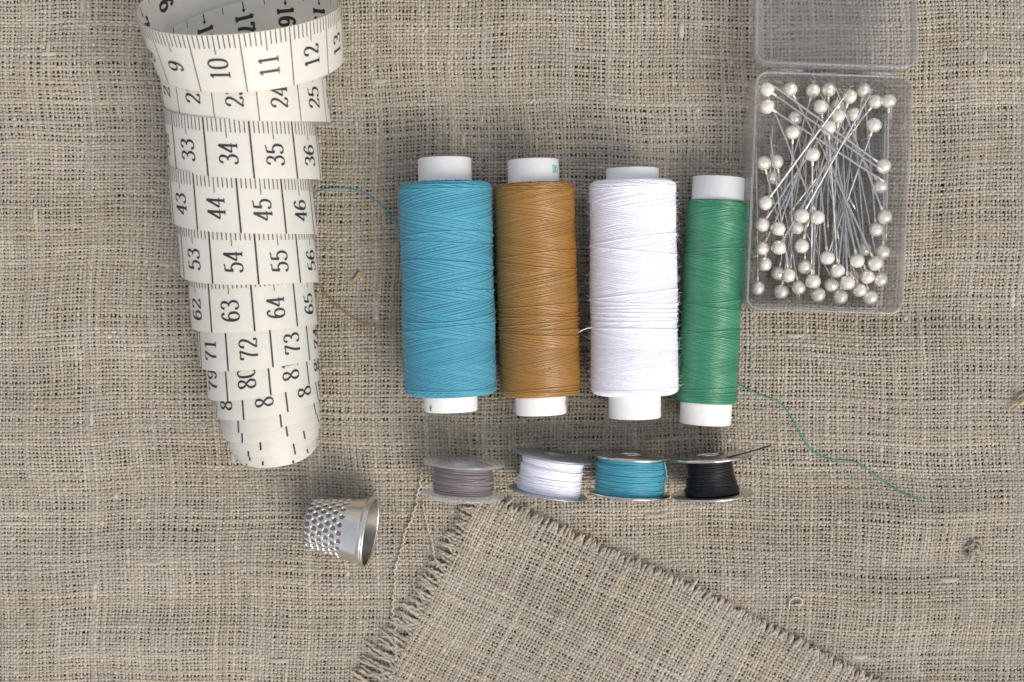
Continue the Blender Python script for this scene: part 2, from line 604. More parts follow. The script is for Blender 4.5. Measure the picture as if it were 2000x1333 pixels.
strand('pulled_yarn', 'long wavy pale yarn hanging down left of the frayed linen edge',
       [(822, 912, .12), (818, 955, .10), (808, 1000, .1), (792, 1040, .1), (780, 1080, .1), (770, 1130, .1), (768, 1180, .1), (772, 1230, .12), (771, 1265, .14), (774, 1290, .2)], 0.026, (0.52, 0.46, 0.37), wave=0.028)
strand('pulled_yarn', 'short pale yarn curving from clear bobbin to frayed left edge',
       [(826, 985, .1), (830, 1005, .12), (837, 1035, .12), (845, 1062, .13), (850, 1090, .16), (856, 1108, .22)], 0.026, (0.52, 0.46, 0.37), wave=0.02)
strand('curled_fibre', 'tiny pale curled loop of yarn on the cloth at lower right',
       [(1540, 1190, .08), (1542, 1174, .11), (1552, 1166, .13), (1565, 1170, .12), (1564, 1179, .1), (1552, 1180, .09)], 0.028, (0.56, 0.51, 0.43), 'fibre', 8, 0.004)

for nm, lb, strands in (
    ('straw_fibre', 'short straw-coloured splinter stuck in cloth between tape and blue spool', [[(703, 531), (694, 543), (686, 553)], [(705, 535), (697, 544), (690, 551)]]),
    ('straw_fibre', 'tuft of straw fibres poking up at the right edge of the cloth', [[(2004, 775, .12), (1990, 784, .2), (1970, 798, .1)], [(2006, 783, .15), (1992, 790, .22), (1977, 803, .1)], [(2010, 778, .2), (1994, 788, .25), (1981, 797, .12)], [(2003, 768, .1), (1989, 776, .15), (1985, 786, .1)]]),
):
    g = Geo()
    for st in strands:
        P = px_path([p if len(p) > 2 else (p[0], p[1], 0.11) for p in st], 6)
        g.tube(P, np.linspace(0.035, 0.016, len(P)), 6, None, np.array((0.47, 0.38, 0.22)) * random.uniform(0.85, 1.15), flat=0.5)
    tag(g.build(nm, M_linen), lb, 'fibre')

g = Geo()
kc = W(1898, 1073, 0.0)
kz = float(cloth_height(kc[0], kc[1])) + 0.06
q_k = np.random.default_rng(8)
for k in range(70):
    a0, ph, rr_ = q_k.uniform(0, 6.28), q_k.uniform(0.2, 1.5), q_k.uniform(0.08, 0.26)
    t = np.linspace(0, 1, 8) * q_k.uniform(1.5, 4)
    ox, oy = q_k.normal(0, 0.07, 2)
    sq = q_k.uniform(0.25, 1.0)
    aa = q_k.uniform(0, 3.14)
    u, v = 0.5 * rr_ * np.cos(a0 + t), 0.7 * rr_ * sq * np.sin(a0 + t)
    P = np.c_[kc[0] + ox + u * math.cos(aa) - v * math.sin(aa), kc[1] + oy + u * math.sin(aa) + v * math.cos(aa), kz + 0.10 * q_k.uniform(0, 1) + 0.05 * np.sin(t * ph)]
    g.tube(P, q_k.uniform(0.010, 0.026), 5, None, LIN[q_k.integers(0, 5)] * q_k.uniform(0.85, 1.0))
tag(g.build('fibre_knot', M_linen), 'fuzzy brown knot of fibre on the cloth near the right edge', 'fibre')

# ------------------------------------------------------------------ lettering
GLYPH = {
    '0': [[(.25, 1), (.08, .86), (.03, .5), (.08, .14), (.25, 0), (.42, .14), (.47, .5), (.42, .86), (.25, 1)]],
    '1': [[(.26, 0), (.26, 1)], [(.26, 1), (.19, .9), (.10, .86)], [(.10, 0), (.42, 0)]],
    '2': [[(.07, .72), (.10, .90), (.25, 1), (.41, .90), (.44, .73), (.36, .5), (.18, .25), (.05, .03)], [(.05, .03), (.2, .06), (.35, .02), (.46, .05), (.47, .2)]],
    '3': [[(.07, .80), (.13, .95), (.25, 1), (.39, .92), (.42, .77), (.36, .60), (.20, .54)], [(.20, .54), (.38, .48), (.46, .28), (.40, .08), (.25, 0), (.10, .05), (.05, .2)]],
    '4': [[(.36, 0), (.36, 1)], [(.36, 1), (.2, .64), (.02, .29)], [(.02, .29), (.49, .29)], [(.24, 0), (.48, 0)]],
    '5': [[(.11, .97), (.28, .96), (.43, 1)], [(.11, .97), (.09, .74), (.08, .52)], [(.08, .52), (.25, .62), (.42, .50), (.46, .3), (.40, .08), (.24, 0), (.09, .06), (.05, .19)]],
    '6': [[(.42, .83), (.36, .96), (.26, 1), (.11, .83), (.04, .45), (.09, .12), (.25, 0), (.41, .10), (.46, .3), (.41, .51), (.26, .60), (.11, .49), (.06, .32)]],
    '7': [[(.05, .78), (.07, .97), (.25, .95), (.46, .99)], [(.46, .99), (.30, .6), (.22, .3), (.21, 0)]],
    '8': [[(.25, 1), (.10, .92), (.08, .75), (.16, .60), (.34, .46), (.45, .28), (.40, .07), (.25, 0), (.10, .07), (.05, .28), (.16, .46), (.34, .60), (.42, .75), (.40, .92), (.25, 1)]],
    '9': [[(.08, .17), (.14, .04), (.24, 0), (.39, .17), (.46, .55), (.41, .88), (.25, 1), (.09, .90), (.04, .7), (.09, .49), (.24, .40), (.39, .51), (.44, .68)]],
    'D': [[(.06, 0), (.06, 1)], [(.06, 1), (.25, 1), (.42, .86), (.48, .5), (.42, .14), (.25, 0), (.06, 0)]],
    'O': [[(.26, 1), (.08, .86), (.02, .5), (.08, .14), (.26, 0), (.44, .14), (.5, .5), (.44, .86), (.26, 1)]],
    'W': [[(0, 1), (.13, 0)], [(.13, 0), (.25, .8)], [(.25, .8), (.37, 0)], [(.37, 0), (.5, 1)]],
}


def text_quads(txt, thin=0.05, thick=0.12, adv=0.60):
    """list of (n, 2, 2) ribbons in text space (height 1), centred on x"""
    out = []
    w = len(txt) * adv - (adv - 0.5)
    for k, ch in enumerate(txt):
        for st in GLYPH[ch]:
            p = crom(st, 5) if len(st) > 2 else np.linspace(st[0], st[1], 6)
            t = np.gradient(p, axis=0)
            t /= np.linalg.norm(t, axis=1)[:, None] + 1e-9
            h = 0.5 * (thin + (thick - thin) * np.abs(t[:, 1]) ** 1.6)
            nrm = np.c_[-t[:, 1], t[:, 0]]
            p = p + np.array((k * adv - w / 2, -0.5))
            out.append(np.stack([p - nrm * h[:, None], p + nrm * h[:, None]], 1))
    return out


def add_text(g, txt, fn, thin=0.05, thick=0.12, mat=0):
    for rb in text_quads(txt, thin, thick):
        V = fn(rb.reshape(-1, 2)).reshape(len(rb), 2, 3)
        g.rings(V, wrap=False, mat=mat)


# ------------------------------------------------------------------ measuring tape
TW, TT = 1.22, 0.034                     # tape width and thickness
#        turn, middle x, near lower-edge y, value there, elevation, azimuth, radius
TURNS = np.array([
    (-1.0, 492, -110, -2.6, 27, 8, 2.350),
    (-0.75, 491, -25, 0.9, 26, 8, 2.300),
    (-0.5, 489, 80, 4.2, 25, 8, 2.250),
    (-0.25, 487, 146, 7.5, 24, 7, 2.190),
    (0.0, 485, 179, 10.76, 23, 6.5, 2.120),
    (0.5, 483, 184, 17.1, 23, 5, 1.960),
    (1.0, 485, 231, 23.35, 14.5, 3.0, 1.780),
    (2.0, 479, 344, 34.40, 10, 4.0, 1.665),
    (3.0, 476, 452, 44.63, 7.5, 4.0, 1.555),
    (4.0, 487, 554, 54.37, 6, 6.0, 1.465),
    (5.0, 496, 647, 63.55, 5.5, 9.5, 1.380),
    (6.0, 505, 722, 72.25, 5.5, 10, 1.305),
    (7.0, 513, 777, 80.40, 7, 13, 1.225),
    (8.0, 520, 817, 88.10, 9, 12, 1.140),
    (9.0, 524, 843, 95.3, 11, 11, 1.080),
    (10.0, 526, 863, 102.2, 13, 10, 1.030),
    (11.0, 528, 880, 108.8, 15, 9, 0.985),
    (12.0, 530, 893, 115.1, 17, 8, 0.945),
    (13.0, 532, 903, 121.1, 18.5, 7, 0.910),
    (14.0, 533, 911, 126.8, 20, 6, 0.875),
    (15.0, 534, 917, 132.2, 21, 5, 0.845),
    (16.0, 535, 921, 137.3, 22, 5, 0.820),
])
TAU_F = np.linspace(-1.0, 16.0, 3401)


def smooth_interp(col):
    x, y = TURNS[:, 0], TURNS[:, col]
    m = np.gradient(y, x)
    i = np.clip(np.searchsorted(x, TAU_F, side='right') - 1, 0, len(x) - 2)
    h = x[i + 1] - x[i]
    t = (TAU_F - x[i]) / h
    return (2 * t ** 3 - 3 * t ** 2 + 1) * y[i] + (t ** 3 - 2 * t ** 2 + t) * h * m[i] + (-2 * t ** 3 + 3 * t ** 2) * y[i + 1] + (t ** 3 - t ** 2) * h * m[i + 1]


XN, YL, SV, EL, AZ, RAD = [smooth_interp(c) for c in (1, 2, 3, 4, 5, 6)]
SV = SV - (1000 - XN) * (2 * RAD / (CAM_Z - 2 * RAD)) / 2 / 91       # the nearest point of a turn shows left of its middle
el, az = np.radians(EL), np.radians(AZ)
NRM = np.c_[-np.sin(az) * np.cos(el), np.cos(az) * np.cos(el), np.sin(el)]
E1 = np.cross(NRM, np.array((0, 0, 1.0)))
E1 /= np.linalg.norm(E1, axis=1)[:, None]
E2 = np.cross(E1, NRM)
azw = np.radians(3.5)
NRW = np.c_[-math.sin(azw) * np.cos(el), math.cos(azw) * np.cos(el), np.sin(el)]
FLARE = np.radians(-1.5 - 6.0 * np.clip((TAU_F - 7) / 3, 0, 1) + 9.0 * np.exp(-np.clip(TAU_F, -0.2, 99) / 0.45).clip(0, 1.3))
CEN = np.zeros((len(TAU_F), 3))
for k in range(len(TAU_F)):
    zc = RAD[k] * math.cos(el[k]) + TW / 2 * math.sin(el[k]) + 0.10
    zn = zc + RAD[k] * math.cos(el[k])
    near = W(XN[k], YL[k] - 54, zn)
    CEN[k] = near - RAD[k] * E2[k]
    CEN[k][0] = W(XN[k], YL[k], zc)[0]
PHI = math.pi / 2 - 2 * math.pi * TAU_F


def tape_point(s, w, off):
    """s: value along the tape in cm, w: -TW/2 (south edge) .. TW/2, off: outward offset"""
    s, w, off = np.broadcast_arrays(np.asarray(s, float), np.asarray(w, float), np.asarray(off, float))
    it = lambda a: np.interp(s, SV, a)
    v3 = lambda a: np.stack([it(a[:, 0]), it(a[:, 1]), it(a[:, 2])], -1)
    ph = it(PHI)[..., None]
    rad = np.cos(ph) * v3(E1) + np.sin(ph) * v3(E2)
    n = v3(NRW)
    fl = it(FLARE)[..., None]
    wd = n * np.cos(fl) + rad * np.sin(fl)
    up = rad * np.cos(fl) - n * np.sin(fl)
    bow = it(0.02 * noise1(TAU_F, 40, 0.21) + 0.012 * noise1(TAU_F, 41, 0.09))[..., None]
    return v3(CEN) + rad * (it(RAD)[..., None] + bow) + wd * w[..., None] + up * off[..., None]


S0, S1 = 1.0, 136.5
ss = np.linspace(S0, S1, 1900)
tape = thing('measuring_tape', 'white centimetre measuring tape coiled into a long cone with black numbers', 'measuring tape', (float(CEN[700][0]), float(CEN[700][1]), 0.0))
TINV = Matrix.Translation(-Vector(tape.location))
g = Geo()
ws = np.array([-TW / 2, -TW / 2 + 0.012, 0, TW / 2 - 0.012, TW / 2])
prof = [(w, 0.0) for w in ws] + [(w, -TT) for w in ws[::-1]]
R = np.stack([tape_point(ss, w, o_) for w, o_ in prof], 1)
g.rings(R, cap0=True, cap1=True)
me_edge = (np.arange((len(ss) - 1) * 10) % 10)
g.M4[0] = np.where((me_edge == 4) | (me_edge == 9), 1, 0)
strip = g.build('tape_strip', [M_tape, M_tapeedge], tape)
strip.matrix_parent_inverse = TINV
g = Geo()
OUT, INN = 0.004, -TT - 0.004


def line_mark(g, s, w0, w1, width, off):
    wv = np.linspace(w0, w1, 5)
    V = np.stack([tape_point(s - width / 2, wv, off), tape_point(s + width / 2, wv, off)], 1)
    g.rings(V, wrap=False)


for k in range(int(S0 * 10) + 2, int(S1 * 10) - 2):
    s_ = k / 10
    m10 = k % 10
    if m10 == 5:
        line_mark(g, s_, -TW / 2 + 0.005, TW / 2 - 0.01, 0.040 if s_ > 28 else 0.022, OUT)
    elif m10 == 0:
        line_mark(g, s_, TW / 2 - 0.40, TW / 2 - 0.01, 0.020, OUT)
    elif s_ < 100:
        line_mark(g, s_, TW / 2 - 0.285, TW / 2 - 0.01, 0.022, OUT)
for n_ in range(2, 128):
    TH = 0.40
    add_text(g, str(n_), lambda q, n_=n_: tape_point(n_ - q[:, 1] * TH, (-0.11 - 0.05 * min(max((n_ - 45) / 25, 0), 1) if n_ < 91 else -0.02) + q[:, 0] * TH, OUT), 0.065, 0.135)
marks = g.build('printed_scale', M_ink, tape)
marks.matrix_parent_inverse = TINV
g = Geo()
for n_ in range(2, 24):
    TH = 0.40
    line_mark(g, n_, TW / 2 - 0.20, TW / 2 - 0.02, 0.030, INN)
    for kk in (0.0,):
        V = tape_point(np.array([n_ - 0.05, n_ + 0.05, n_]), np.array([TW / 2 - 0.18, TW / 2 - 0.18, TW / 2 - 0.26]), INN)
        g.add(V, None, [(0, 1, 2)])
    add_text(g, str(n_), lambda q, n_=n_: tape_point(n_ - q[:, 1] * TH, (0.12 if n_ > 9 else 0.20) - q[:, 0] * TH, INN), 0.14, 0.2)
    line_mark(g, n_ + 0.5, TW / 2 - 0.17, TW / 2 - 0.02, 0.018, INN)
m2 = g.build('printed_reverse_scale', M_ink, tape)
m2.matrix_parent_inverse = TINV


# ------------------------------------------------------------------ thread spools
def helix(g, R, y0, y1, pitch, phase, tr, rfun, seg=56, sides=5, sgn=1, flat=0.50):
    n = max(8, int(abs(y1 - y0) / abs(pitch) * seg) + 1)
    y = np.linspace(y0, y1, n)
    th = phase + sgn * 2 * math.pi * (y - y0) / pitch
    r = rfun(y, th)
    P = np.c_[r * np.cos(th), y, -r * np.sin(th)]
    ref = np.c_[np.cos(th), 0 * th, -np.sin(th)]
    g.tube(P, tr * 1.18, sides, ref, None, flat=flat, caps=True)


REST = 0.055


def spool(name, label, top, bot, tube_r, R, body_top, body_bot, m, pitch, seed, shoulder, loops, zone=0.62, tails=(), fuzz=150, fuzz_r=0.0035, texts=(), tr=0.0130, spacing=0.026):
    zc = R + REST
    a, b = W(top[0], top[1], zc), W(bot[0], bot[1], zc)
    c = (a + b) / 2
    d = Vector(a - b)
    L = d.length
    e = thing(name, label, 'thread spool', (float(c[0]), float(c[1]), zc), 'thread spools in a row')
    e.rotation_euler = (0, 0, math.atan2(d.y, d.x) - math.pi / 2)
    bpy.context.view_layer.update()
    hL = L / 2
    conv = lambda py: (W(c_at(py, top, bot), py, zc) - c)
    def c_at(py, t, b_):
        return t[0] + (b_[0] - t[0]) * (py - t[1]) / (b_[1] - t[1])
    ux = np.array(d.normalized())
    yt = float(np.dot(W(c_at(body_top, top, bot), body_top, zc) - c, ux))
    yb = float(np.dot(W(c_at(body_bot, top, bot), body_bot, zc) - c, ux))
    g = Geo()
    ri = tube_r - 0.13
    g.lathe([(ri, -hL + .015), (tube_r - .02, -hL), (tube_r, -hL + .02), (tube_r, 0), (tube_r, hL - .02), (tube_r - .02, hL), (ri, hL - .015), (ri, 0)], 64, closed=True)
    g.build('tube', M_core, e)

    def prof(y):
        k1 = np.clip((yt - y) / shoulder, 0, 1)
        k2 = np.clip((y - yb) / shoulder, 0, 1)
        f = np.sqrt(np.clip(1 - (1 - k1) ** 2, 0, 1)) * np.sqrt(np.clip(1 - (1 - k2) ** 2, 0, 1))
        dr = min(R - tube_r, shoulder * 1.3)
        return R - dr * (1 - f) + 0.014 * noise1(y, seed, 0.7)
    g = Geo()
    yy = np.linspace(yb, yt, 60)
    pr = [(tube_r, yb + 0.002)] + [(float(prof(v)) - 0.30 * tr, v) for v in yy] + [(tube_r, yt - 0.002)]
    g.lathe(pr, 64)
    npar = max(3, int(round(pitch / spacing)))
    q = np.random.default_rng(seed)
    warp = q.uniform(0, 6.28, 4)

    def zonef(y, th):
        u = y / zone + 0.22 * np.sin(y * 2.1 + warp[0]) + 0.10 * np.sin(th + warp[1]) + 0.06 * np.sin(2 * th + y * 3 + warp[2])
        return np.tanh(6 * np.sin(2 * math.pi * u))
    for sg in (1, -1):
        for k in range(npar):
            jit = q.uniform(-0.07, 0.07)
            dz = q.uniform(-0.2, 0.2) * tr
            helix(g, R, yb + 0.01, yt - 0.01, pitch * (1 + 0.01 * q.uniform(-1, 1)), 2 * math.pi * (k + jit) / npar + (1.3 if sg < 0 else 0), tr * q.uniform(0.92, 1.08),
                  lambda y, th, sg=sg, dz=dz: prof(y) - 0.6 * tr + dz + sg * 0.62 * tr * zonef(y, th), sgn=sg)
    # a few last turns lying proud of the winding
    for (py, slope, ph) in loops:
        y0 = float(np.dot(W(c_at(py, top, bot), py, zc) - c, ux))
        th = np.linspace(0, 2 * math.pi, 90)
        y = y0 + slope * np.cos(th + ph) + 0.012 * noise1(th, int(py), 0.8)
        r = prof(y) + 0.010 + 0.004 * np.sin(th + ph)
        P = np.c_[r * np.cos(th), y, -r * np.sin(th)]
        g.tube(P, max(tr, 0.017) * 1.1, 6, np.c_[np.cos(th), 0 * th, -np.sin(th)])
    # rings of thread packed at both shoulders
    for (ya, sg) in ((yt, -1), (yb, 1)):
        for k in range(4):
            y0 = ya + sg * (0.03 + 0.045 * k)
            th = np.linspace(0, 2 * math.pi, 80)
            y = y0 + 0.03 * np.sin(th + k * 1.9 + seed)
            r = prof(y) + 0.006
            g.tube(np.c_[r * np.cos(th), y, -r * np.sin(th)], tr, 5, np.c_[np.cos(th), 0 * th, -np.sin(th)])

    def fz(q):
        y = q.uniform(yb + 0.03, yt - 0.03)
        th = q.uniform(0, 2 * math.pi)
        r = float(prof(np.array([y]))[0]) + 0.005
        n_ = np.array((math.cos(th), 0, -math.sin(th)))
        t_ = np.array((math.sin(th), q.uniform(-1, 1), math.cos(th)))
        return np.array((r * n_[0], y, r * n_[2])), n_ * q.uniform(0.2, 1.0) + t_ * q.uniform(-1.2, 1.2)
    hairs(g, int(fuzz * 2.2), fz, 0.075, fuzz_r * 0.95, lambda q: None, 1.8, seed=seed + 3)
    g.build('thread_winding', m, e)
    inv = e.matrix_world.inverted()
    for pts in tails:
        P = crom([W(*p) for p in pts], 12)
        P[:, 2] = np.where(P[:, 2] < 0.135, np.maximum(cloth_height(P[:, 0], P[:, 1]), -0.02) + 0.055, P[:, 2])
        t = np.arange(len(P))
        P[:, :2] += 0.006 * np.c_[noise1(t, seed + 1, 5), noise1(t, seed + 2, 5)]
        g = Geo()
        g.tube(P, (0.016 if m is M_greent else 0.0132) * np.r_[np.ones(len(P) - 6), np.linspace(0.95, 0.45, 6)], 6)
        o = g.build('loose_thread', m, e)
        o.matrix_parent_inverse = inv
    for (txt, y_end, ang, size) in texts:
        g = Geo()
        rr = tube_r + 0.003
        add_text(g, txt, lambda q: np.c_[rr * np.sin(ang + q[:, 0] * size / rr), y_end + q[:, 1] * size, rr * np.cos(ang + q[:, 0] * size / rr)], 0.13, 0.17)
        g.build('printed_mark', M_green_ink, e, smooth=False)
    return e


spool('thread_spool', 'fat spool of sky blue thread nearest the measuring tape', (868, 310), (881, 803), 0.60, 1.035, 358, 771, M_blue, 1.25, 101, 0.16,
      [(466, 0.11, 1.2), (475, -0.09, 0.4), (570, 0.02, 0.5), (615, -0.16, 2.0), (640, 0.10, 0.2), (520, 0.12, 2.2), (765, 0.02, 1.0)],
      zone=0.80, tails=[[(788, 482, .95), (784, 470, .75), (777, 450, .4), (762, 423, .13), (740, 398, .1), (715, 380, .1), (685, 370, .1), (650, 368, .1), (622, 374, .1), (600, 386, .1)]],
      fuzz=240, tr=0.0160, spacing=0.034, texts=[('W', -2.72, -0.80, 0.12)])
spool('thread_spool', 'spool of glossy golden brown thread between the blue and white spools', (1041, 313), (1057, 809), 0.575, 0.90, 360, 772, M_brown, 0.95, 202, 0.12,
      [(600, 0.05, 0.5), (612, -0.04, 1.1), (622, 0.03, 2.0), (632, 0.06, 0.0), (641, -0.05, 0.7), (648, 0.04, 1.5), (655, 0.05, 2.7), (500, 0.10, 0.4), (520, -0.11, 0.3), (758, 0.05, 0.5), (764, 0.03, 2)],
      zone=0.95, tails=[[(985, 640, .5), (960, 641, .15), (920, 640, .09), (850, 638, .09), (785, 637, .09), (740, 638, .1), (700, 628, .1), (665, 605, .1), (640, 580, .1), (619, 553, .1), (607, 535, .1)]],
      fuzz=260, texts=[('DO', 2.62, 0.98, 0.16), ('O', -2.62, 1.30, 0.12)])
spool('thread_spool', 'spool of fuzzy white thread between the brown and green spools', (1235, 330), (1240, 816), 0.59, 0.965, 354, 770, M_white, 0.95, 303, 0.14,
      [(575, 0.10, 0.2), (590, -0.05, 0.6), (598, 0.03, 0.5), (606, 0.02, 1.5), (612, 0.03, 2.5), (620, -0.03, 0.5), (628, 0.02, 1.0), (644, 0.05, 2.2), (470, 0.12, 0.4), (490, -0.11, 0.3)],
      zone=0.9, tails=[[(1164, 637, 1.3), (1150, 641, 1.25), (1138, 645, 1.2), (1129, 651, 1.15)]], fuzz=620, fuzz_r=0.004,
      texts=[('O', -2.60, 1.34, 0.10)])
spool('thread_spool', 'slim spool of emerald green thread beside the pin box', (1404, 347), (1377, 828), 0.585, 0.675, 393, 786, M_greent, 0.85, 404, 0.06,
      [(592, 0.10, 0.1), (600, 0.06, 3.6), (650, 0.09, 0.4), (490, 0.07, 0.5), (505, -0.08, 0.4), (760, 0.07, 0.5), (770, 0.06, 0.6), (655, -0.07, 0.2)],
      zone=0.85, tails=[[(1434, 742, .6), (1440, 750, .3), (1455, 758, .1), (1490, 774, .1), (1520, 785, .1), (1543, 810, .1), (1562, 845, .1), (1582, 875, .1), (1612, 896, .1), (1645, 900, .1), (1675, 905, .1), (1705, 925, .1), (1735, 948, .1), (1765, 964, .1), (1795, 976, .1)]],
      fuzz=120)


# ------------------------------------------------------------------ bobbins
def bobbin(label, nc, sc_, R, wr_top, wr_mid, wr_bot, fm, tm, seed, thick=0.06, roll=0.0, tails=(), plastic=False, tr=0.02, messy=0.015):
    zc = R + REST
    a, b = W(nc[0], nc[1], zc), W(sc_[0], sc_[1], zc)
    c = (a + b) / 2
    d = Vector(a - b)
    hL = d.length / 2
    e = thing('bobbin', label, 'bobbin', (float(c[0]), float(c[1]), zc), 'bobbins in a row')
    e.rotation_euler = (roll, 0, math.atan2(d.y, d.x) - math.pi / 2)
    bpy.context.view_layer.update()
    hole = 0.29
    for sg in (1, -1):
        g = Geo()
        y0 = sg * hL
        y1 = sg * (hL - thick)
        pr = [(hole, y0), (hole + .05, y0 + sg * 0.015), (hole + .12, y0), (R * 0.75, y0 - sg * 0.004), (R - .03, y0), (R, y0 - sg * .02), (R, y1 + sg * .02), (R - .02, y1), (hole, y1)]
        if sg < 0:
            pr = pr[::-1]
        if plastic:
            pr = [(hole, y0), (hole + .03, y0 + sg * 0.03), (hole + .09, y0 + sg * 0.03), (hole + .12, y0)] + [(R - .04, y0), (R, y0 - sg * .03), (R, y1 + sg * .02), (R - .03, y1), (hole, y1)]
            if sg < 0:
                pr = pr[::-1]
        g.lathe(pr[::-1], 72, closed=True)
        g.build('flange', fm, e)
    g = Geo()
    g.lathe([(hole, -hL + thick), (hole, hL - thick), (hole + .05, hL - thick), (hole + .05, -hL + thick)][::-1], 48, closed=True)
    g.build('hub', fm, e)
    yb, yt = -hL + thick, hL - thick

    def prof(y):
        k = (y - yb) / (yt - yb)
        v = np.interp(k, [0, 0.12, 0.5, 0.88, 1], [wr_bot, wr_bot, wr_mid, wr_top, wr_top])
        return v + messy * noise1(y, seed, 0.11)
    g = Geo()
    yy = np.linspace(yb + 0.004, yt - 0.004, 40)
    g.lathe([(hole + 0.06, yy[0])] + [(float(prof(v)) - tr * 0.6, v) for v in yy] + [(hole + 0.06, yy[-1])], 64)
    n = int((yt - yb) / (tr * 1.85))
    q = np.random.default_rng(seed)
    th = np.linspace(0, 2 * math.pi, 72)
    for k in range(n):
        y0 = yb + tr + (yt - yb - 2 * tr) * k / (n - 1)
        y = y0 + 0.012 * np.cos(th + q.uniform(0, 6.28)) + 0.006 * noise1(th, seed + k, 0.9)
        y = np.clip(y, yb + tr, yt - tr)
        r = prof(y) + q.uniform(-0.006, 0.006)
        g.tube(np.c_[r * np.cos(th), y, -r * np.sin(th)], tr * q.uniform(1.05, 1.25), 5, np.c_[np.cos(th), 0 * th, -np.sin(th)], flat=0.7)
    for k in range(9):
        y0 = q.uniform(yb + 0.12, yt - 0.12)
        am = q.uniform(-0.09, 0.09)
        ph = q.uniform(0, 6.28)
        y = np.clip(y0 + am * np.cos(th + ph), yb + tr, yt - tr)
        r = prof(y) + 0.008
        g.tube(np.c_[r * np.cos(th), y, -r * np.sin(th)], tr, 5, np.c_[np.cos(th), 0 * th, -np.sin(th)])

    def fz(q):
        y = q.uniform(yb + 0.05, yt - 0.05)
        t = q.uniform(0, 6.28)
        r = float(prof(np.array([y]))[0]) + 0.005
        n_ = np.array((math.cos(t), 0, -math.sin(t)))
        return np.array((r * n_[0], y, r * n_[2])), n_ * q.uniform(0.2, 1) + np.array((math.sin(t), q.uniform(-1, 1), math.cos(t))) * q.uniform(-1, 1)
    hairs(g, 110, fz, 0.08, 0.0042, lambda q: None, 1.0, seed=seed + 3)
    g.build('thread_winding', tm, e)
    inv = e.matrix_world.inverted()
    for pts in tails:
        g = Geo()
        g.tube(crom([W(*p) for p in pts], 10), 0.021, 6)
        o = g.build('loose_thread', tm, e)
        o.matrix_parent_inverse = inv


bobbin('clear plastic bobbin wound with mauve grey thread', (907, 899), (903, 972), 0.935, 0.62, 0.67, 0.66, M_bobclear, M_mauve, 51, 0.10, plastic=True, tr=0.0165)
bobbin('dull grey metal bobbin full of white thread, leaning to the right', (1082, 889), (1070, 965), 0.91, 0.69, 0.70, 0.71, M_zinc, M_white, 52, 0.055, tr=0.015)
bobbin('shiny metal bobbin full of turquoise blue thread', (1233, 888), (1229, 967), 0.92, 0.76, 0.765, 0.765, M_steel, M_bobblue, 53, 0.065,
       tails=[[(1294, 892, 1.25), (1298, 905, 1.35), (1301, 922, 1.3), (1303, 940, 1.2)]], tr=0.0165)
bobbin('shiny metal bobbin with a thin waist of black thread', (1386, 889), (1391, 969), 0.925, 0.49, 0.51, 0.60, M_steel, M_black, 54, 0.065,
       tails=[[(1405, 900, 1.45), (1425, 893, 1.6), (1450, 887, 1.6), (1478, 879, 1.5), (1505, 871, 1.4)]], tr=0.0155)

# ------------------------------------------------------------------ thimble
rim_c, end_c = W(722, 1040, 0.86), W(600, 1020, 0.70)
ax = Vector(rim_c - end_c)
TL = ax.length
th_o = thing('thimble', 'silver dimpled metal thimble lying on its side', 'thimble', tuple(float(v) for v in end_c))
th_o.rotation_mode = 'QUATERNION'
th_o.rotation_quaternion = Vector((1, 0, 0)).rotation_difference(ax.normalized())
g = Geo()
r0, r1 = 0.545, 0.79
ns, nt = 190, 420
xs = np.linspace(0.10, TL, ns)
prof = [(0.02, 0.0), (0.2, 0.0), (0.38, 0.004), (0.43, 0.015), (0.49, 0.04), (0.52, 0.07)]
rr = r0 + (r1 - r0) * (xs / TL) ** 1.15
rr[:6] -= np.array([0.012, 0.008, 0.005, 0.003, 0.001, 0])
rr += 0.035 * np.exp(-((xs - (TL - 0.06)) / 0.05) ** 2)
full_x = np.r_[[p[1] for p in prof], xs]
full_r = np.r_[[p[0] for p in prof], rr]
tt = np.arange(nt) / nt * 2 * math.pi
Xg, Tg = np.meshgrid(full_x, tt, indexing='ij')
Rg = np.repeat(full_r[:, None], nt, 1)
n_around, row = 22, 0.152
dent = np.zeros_like(Xg)
for k in range(6):
    xr = 0.14 + k * row
    ang = (Tg * n_around / (2 * math.pi) + 0.5 * (k % 2))
    da = (ang - np.round(ang)) * (2 * math.pi / n_around) * Rg
    dx = Xg - xr - 0.010 * np.sin(np.round(ang) * 2.3 + k)
    d2 = (da ** 2 + dx ** 2) / 0.056 ** 2
    dent += np.where(d2 < 1.3, -0.055 * np.clip((1 - d2 / 1.3) * 1.3, 0, 1) ** 0.7, 0)
    rim_up = np.exp(-((np.sqrt(d2) - 1.25) / 0.25) ** 2)
    dent += 0.004 * rim_up
Rg = Rg + dent
V = np.stack([Xg, Rg * np.cos(Tg), Rg * np.sin(Tg)], -1)
g.rings(V, cap0=True)
g.build('thimble_wall', M_thimble, th_o)
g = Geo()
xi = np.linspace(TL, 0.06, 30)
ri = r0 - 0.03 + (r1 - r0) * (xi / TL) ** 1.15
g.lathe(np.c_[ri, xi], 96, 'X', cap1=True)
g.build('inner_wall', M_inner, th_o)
g = Geo()
a = np.linspace(0, 2 * math.pi, 14, endpoint=False)
g.lathe(np.c_[r1 + 0.005 + 0.036 * np.cos(a), TL + 0.036 * np.sin(a)], 128, 'X', closed=True)
g.build('rolled_rim', M_thimble, th_o)


